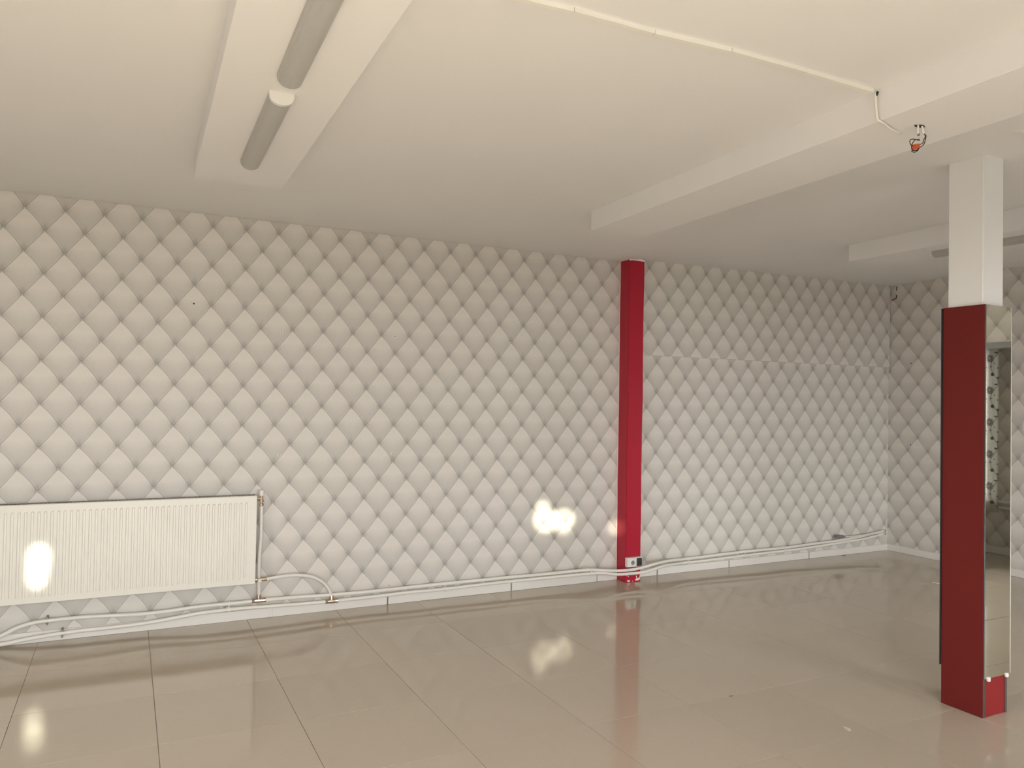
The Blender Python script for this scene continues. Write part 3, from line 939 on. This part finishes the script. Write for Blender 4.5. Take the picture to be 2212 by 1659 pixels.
tubeobj('cord', [(3.066, -3.474, 2.692), (3.063, -3.478, 2.66), (3.062, -3.482, 2.62), (3.064, -3.486, 2.585), (3.074, -3.489, 2.578), (3.10, -3.484, 2.577), (3.16, -3.463, 2.577), (3.22, -3.447, 2.578), (3.262, -3.438, 2.582)], 0.0045, 'trunk', dc, 8, 4)
t2 = thing('cable_trunking', 'short ivory trunking on the ceiling in front of the column top', 'trunking', (4.3, -3.39, 2.77))
bm = bmesh.new()
zt = ceil_z(4.2, -3.39)
box(bm, 3.99, 5.20, -3.397, -3.381, zt - 0.012, zt + 0.006)
make('trunking_length', bm, 'trunk', t2)

# ---- loose wires hanging out of a hole in the casing
hw = thing('hanging_wires', 'black wires with an orange terminal hanging from the casing hole', 'wires', (3.26, -3.52, 2.583))
bm = bmesh.new()
flat_blob(bm, [(3.228, -3.516, 2.583), (3.250, -3.506, 2.583), (3.282, -3.510, 2.583), (3.286, -3.522, 2.583), (3.262, -3.534, 2.583), (3.240, -3.528, 2.583)], (0, 0, -1), 0.0, 0.0006)
make('cable_hole', bm, 'hole', hw)
YW = -3.523
tubeobj('cable_sheath', [(3.265, YW, 2.586), (3.269, YW, 2.575), (3.273, YW, 2.563), (3.277, YW, 2.556)], 0.0042, 'trunk', hw, 8, 3)
tubeobj('cable_sheath', [(3.243, YW, 2.585), (3.236, YW - 0.005, 2.570), (3.233, YW - 0.006, 2.556), (3.236, YW - 0.006, 2.545)], 0.0036, 'trunk', hw, 8, 3)
lathe('wire_cap', (3.236, YW - 0.006, 2.548), (0.3, 0, -1), [(0, 0.004), (0.008, 0.005), (0.010, 0.003)], 'plastic_grey', hw, 8)
WR = 0.0016
tubeobj('wire', [(3.276, YW, 2.558), (3.285, YW, 2.550), (3.286, YW, 2.544), (3.281, YW + 0.003, 2.534), (3.279, YW + 0.004, 2.524), (3.268, YW + 0.004, 2.515), (3.252, YW + 0.003, 2.510), (3.238, YW + 0.002, 2.509)], WR, 'wire_black', hw, 6, 4)
tubeobj('wire', [(3.277, YW, 2.557), (3.287, YW - 0.002, 2.548), (3.283, YW - 0.003, 2.538), (3.280, YW - 0.003, 2.527), (3.272, YW - 0.003, 2.512), (3.258, YW - 0.002, 2.501), (3.244, YW, 2.497)], WR, 'wire_black', hw, 6, 4)
tubeobj('wire', [(3.217, YW, 2.499), (3.203, YW, 2.500), (3.196, YW, 2.510), (3.200, YW, 2.519), (3.214, YW, 2.524), (3.232, YW, 2.525), (3.253, YW, 2.525)], WR, 'wire_black', hw, 6, 4)
tubeobj('wire', [(3.252, YW, 2.530), (3.235, YW - 0.003, 2.525), (3.219, YW - 0.004, 2.519), (3.208, YW - 0.003, 2.507), (3.206, YW, 2.494), (3.209, YW, 2.484), (3.222, YW, 2.480), (3.240, YW, 2.486), (3.254, YW, 2.499)], WR, 'wire_black', hw, 6, 4)
tubeobj('wire', [(3.204, YW - 0.002, 2.475), (3.212, YW, 2.481), (3.228, YW + 0.003, 2.483), (3.244, YW + 0.003, 2.490), (3.252, YW + 0.002, 2.500)], WR * 1.1, 'wire_black', hw, 6, 4)
tubeobj('wire', [(3.210, YW, 2.478), (3.218, YW, 2.474), (3.232, YW, 2.478), (3.246, YW, 2.488)], WR * 0.8, 'wire_black', hw, 6, 4)
bm = bmesh.new()
d = Vector((1, 0, 0.32)).normalized(); q = Vector((0.32, 0, -1)).normalized()
C = Vector((3.230, YW, 2.498))
for i in range(3):
    cc = C + d * (i - 1) * 0.0095
    pts = []
    for sx in (-1, 1):
        for sy in (-1, 1):
            for sz in (-1, 1):
                pts.append(bm.verts.new(cc + d * 0.0042 * sx + Vector((0, 0.009 * sy, 0)) + q * (0.0095 - 0.001 * i) * sz))
    for f in ((0, 1, 3, 2), (4, 6, 7, 5), (0, 4, 5, 1), (2, 3, 7, 6), (0, 2, 6, 4), (1, 5, 7, 3)):
        bm.faces.new([pts[k] for k in f])
tube(bm, [C - d * 0.014, C + d * 0.014], 0.0065, 8)
make('terminal_block', bm, 'orange', hw)

# ---- stray wire at the top of the far corner
sw = thing('stray_wire', 'short black wire stub hanging at the top of the far corner', 'wire', (7.72, -0.09, 2.62))
tubeobj('wire', [(XR - 0.004, -0.098, 2.757), (XR - 0.005, -0.090, 2.747), (XR - 0.005, -0.089, 2.715)], 0.004, 'wire_black', sw, 6, 3)
tubeobj('wire', [(XR - 0.005, -0.089, 2.672), (XR - 0.006, -0.088, 2.640), (XR - 0.010, -0.066, 2.628), (XR - 0.014, -0.050, 2.622)], 0.004, 'wire_black', sw, 6, 3)
tubeobj('bare_lead', [(XR - 0.004, -0.089, 2.715), (XR - 0.004, -0.089, 2.672)], 0.0022, 'trunk', sw, 6)
tubeobj('bare_lead', [(XR - 0.004, -0.098, 2.757), (XR - 0.003, -0.112, 2.772)], 0.0022, 'trunk', sw, 6)
lathe('end_cap', (XR - 0.016, -0.040, 2.618), (0.1, -1, 0.3), [(0, 0.004), (0.004, 0.009), (0.012, 0.008), (0.014, 0.003)], 'red_plastic', sw, 8)

# ---- light switch on the side wall at the picture edge
ls = thing('light_switch', 'white switch on the side wall at the right picture edge', 'switch', (XR, -1.395, 1.35))
boxobj('plate', (XR - 0.010, XR, -1.436, -1.354, 1.307, 1.391), 'plastic_white', ls, 0.003, 2)
boxobj('rocker', (XR - 0.015, XR - 0.009, -1.424, -1.366, 1.319, 1.379), 'plastic_white', ls, 0.003, 2)

# ---- plugs and holes left in the paper
def wall_plug(x, z, label, dark=False):
    t = thing('wall_plug', label, 'wall plug', (x, 0, z), 'plugs and holes left in the paper')
    if not dark:
        lathe('collar', (x, 0.0, z), (0, -1, 0), [(0, 0.0095), (0.003, 0.0090), (0.0035, 0.006)], 'plastic_white', t, 14)
        lathe('bore', (x, -0.0032, z), (0, -1, 0), [(0, 0.0038), (0.0008, 0.0038)], 'hole', t, 10)
    else:
        lathe('bore', (x, 0.0, z), (0, -1, 0), [(0, 0.0058), (0.0008, 0.0058)], 'hole', t, 10)


wall_plug(0.955, 2.104, 'small dark screw hole high on the left of the paper', True)
wall_plug(1.518, 1.942, 'tiny pale wall plug below the two strip lamps')
wall_plug(2.330, 1.960, 'pale wall plug high on the middle of the paper')
wall_plug(3.280, 1.955, 'larger white wall plug sitting on a printed button')
wall_plug(1.521, 1.102, 'white wall plug just above the radiator end')
wall_plug(2.327, 1.098, 'white wall plug at middle height left of the sun patch')
wall_plug(2.322, 0.135, 'white wall plug just above the upper pipe')
for (yy, zz, lab) in ((-0.257, 1.950, 'small dark hole in the side wall above eye height'), (-0.258, 1.116, 'small dark hole lower on the side wall by the column')):
    t = thing('screw_hole', lab, 'hole', (XR, yy, zz), 'holes in the side wall')
    lathe('bore', (XR, yy, zz), (-1, 0, 0), [(0, 0.006), (0.0008, 0.006)], 'hole', t, 10)

# ---- alcove: curtain on a rod and two pipes (seen only in the mirror)
cu = thing('curtain', 'white curtain with a grey flower print, seen in the mirror', 'curtain', (8.6, -6.0, 0.44))
bm = bmesh.new()
NYC, NZC = 70, 12
g = []
for i in range(NYC + 1):
    yy = -6.50 + (6.50 - 5.600) * i / NYC
    row = []
    for j in range(NZC + 1):
        zz = 0.44 + (2.22 - 0.44) * j / NZC
        row.append(bm.verts.new((8.585 + 0.010 * math.sin(yy * 38) + 0.004 * math.sin(yy * 91 + zz), yy - 0.012 * (1 - j / NZC) * (i / NYC), zz)))
    g.append(row)
for i in range(NYC):
    for j in range(NZC):
        bm.faces.new((g[i][j], g[i + 1][j], g[i + 1][j + 1], g[i][j + 1]))
cl = make('cloth', bm, 'curtain', cu, smooth=True)
sol = cl.modifiers.new('thickness', 'SOLIDIFY'); sol.thickness = 0.0012
tubeobj('rod', [(8.585, -6.62, 2.225), (8.585, -5.54, 2.225)], 0.008, 'plastic_white', cu, 10)
for z_, lab in ((0.485, 'lower pipe along the alcove wall seen in the mirror'), (0.545, 'upper pipe along the alcove wall seen in the mirror')):
    p_ = tubeobj('alcove_pipe', [(8.635, -6.69, z_), (8.635, -4.51, z_)], 0.013, 'pipe', None, 10)
    tag(p_, lab, 'pipe', 'pipes in the alcove')

# ---- scraps left on the floor
def scrap(name, pts, z, mat, label):
    bm = bmesh.new()
    lo = [bm.verts.new((x, y, 0.0006)) for x, y, h in pts]
    hi = [bm.verts.new((x, y, 0.0012 + h)) for x, y, h in pts]
    bm.faces.new(hi); bm.faces.new(lo[::-1])
    for i in range(len(pts)):
        j = (i + 1) % len(pts)
        bm.faces.new((lo[i], lo[j], hi[j], hi[i]))
    return tag(make(name, bm, mat), label, 'debris', 'scraps on the floor')


scrap('paper_scrap', [(3.622, -2.893, 0.002), (3.634, -2.905, 0.001), (3.630, -2.925, 0.003), (3.619, -2.940, 0.001), (3.607, -2.930, 0.002), (3.611, -2.908, 0.001)], 0, 'clip_pale', 'crumpled pale paper scrap on the floor left of the column')
scrap('splinter', [(3.390, -2.380, 0.001), (3.412, -2.386, 0.001), (3.411, -2.391, 0.0005), (3.389, -2.385, 0.001)], 0, 'board_edge', 'tiny dark splinter on the floor in front of the pilaster')
scrap('splinter', [(7.030, -0.030, 0.002), (7.046, -0.060, 0.002), (7.040, -0.064, 0.002), (7.024, -0.033, 0.002)], 0, 'board_edge', 'dark splinter on the floor at the foot of the far skirting')
scrap('wood_stick', [(6.800, -1.150, 0.003), (6.812, -1.240, 0.003), (6.804, -1.241, 0.003), (6.793, -1.151, 0.003)], 0, 'chip', 'short pale stick on the floor behind the column')
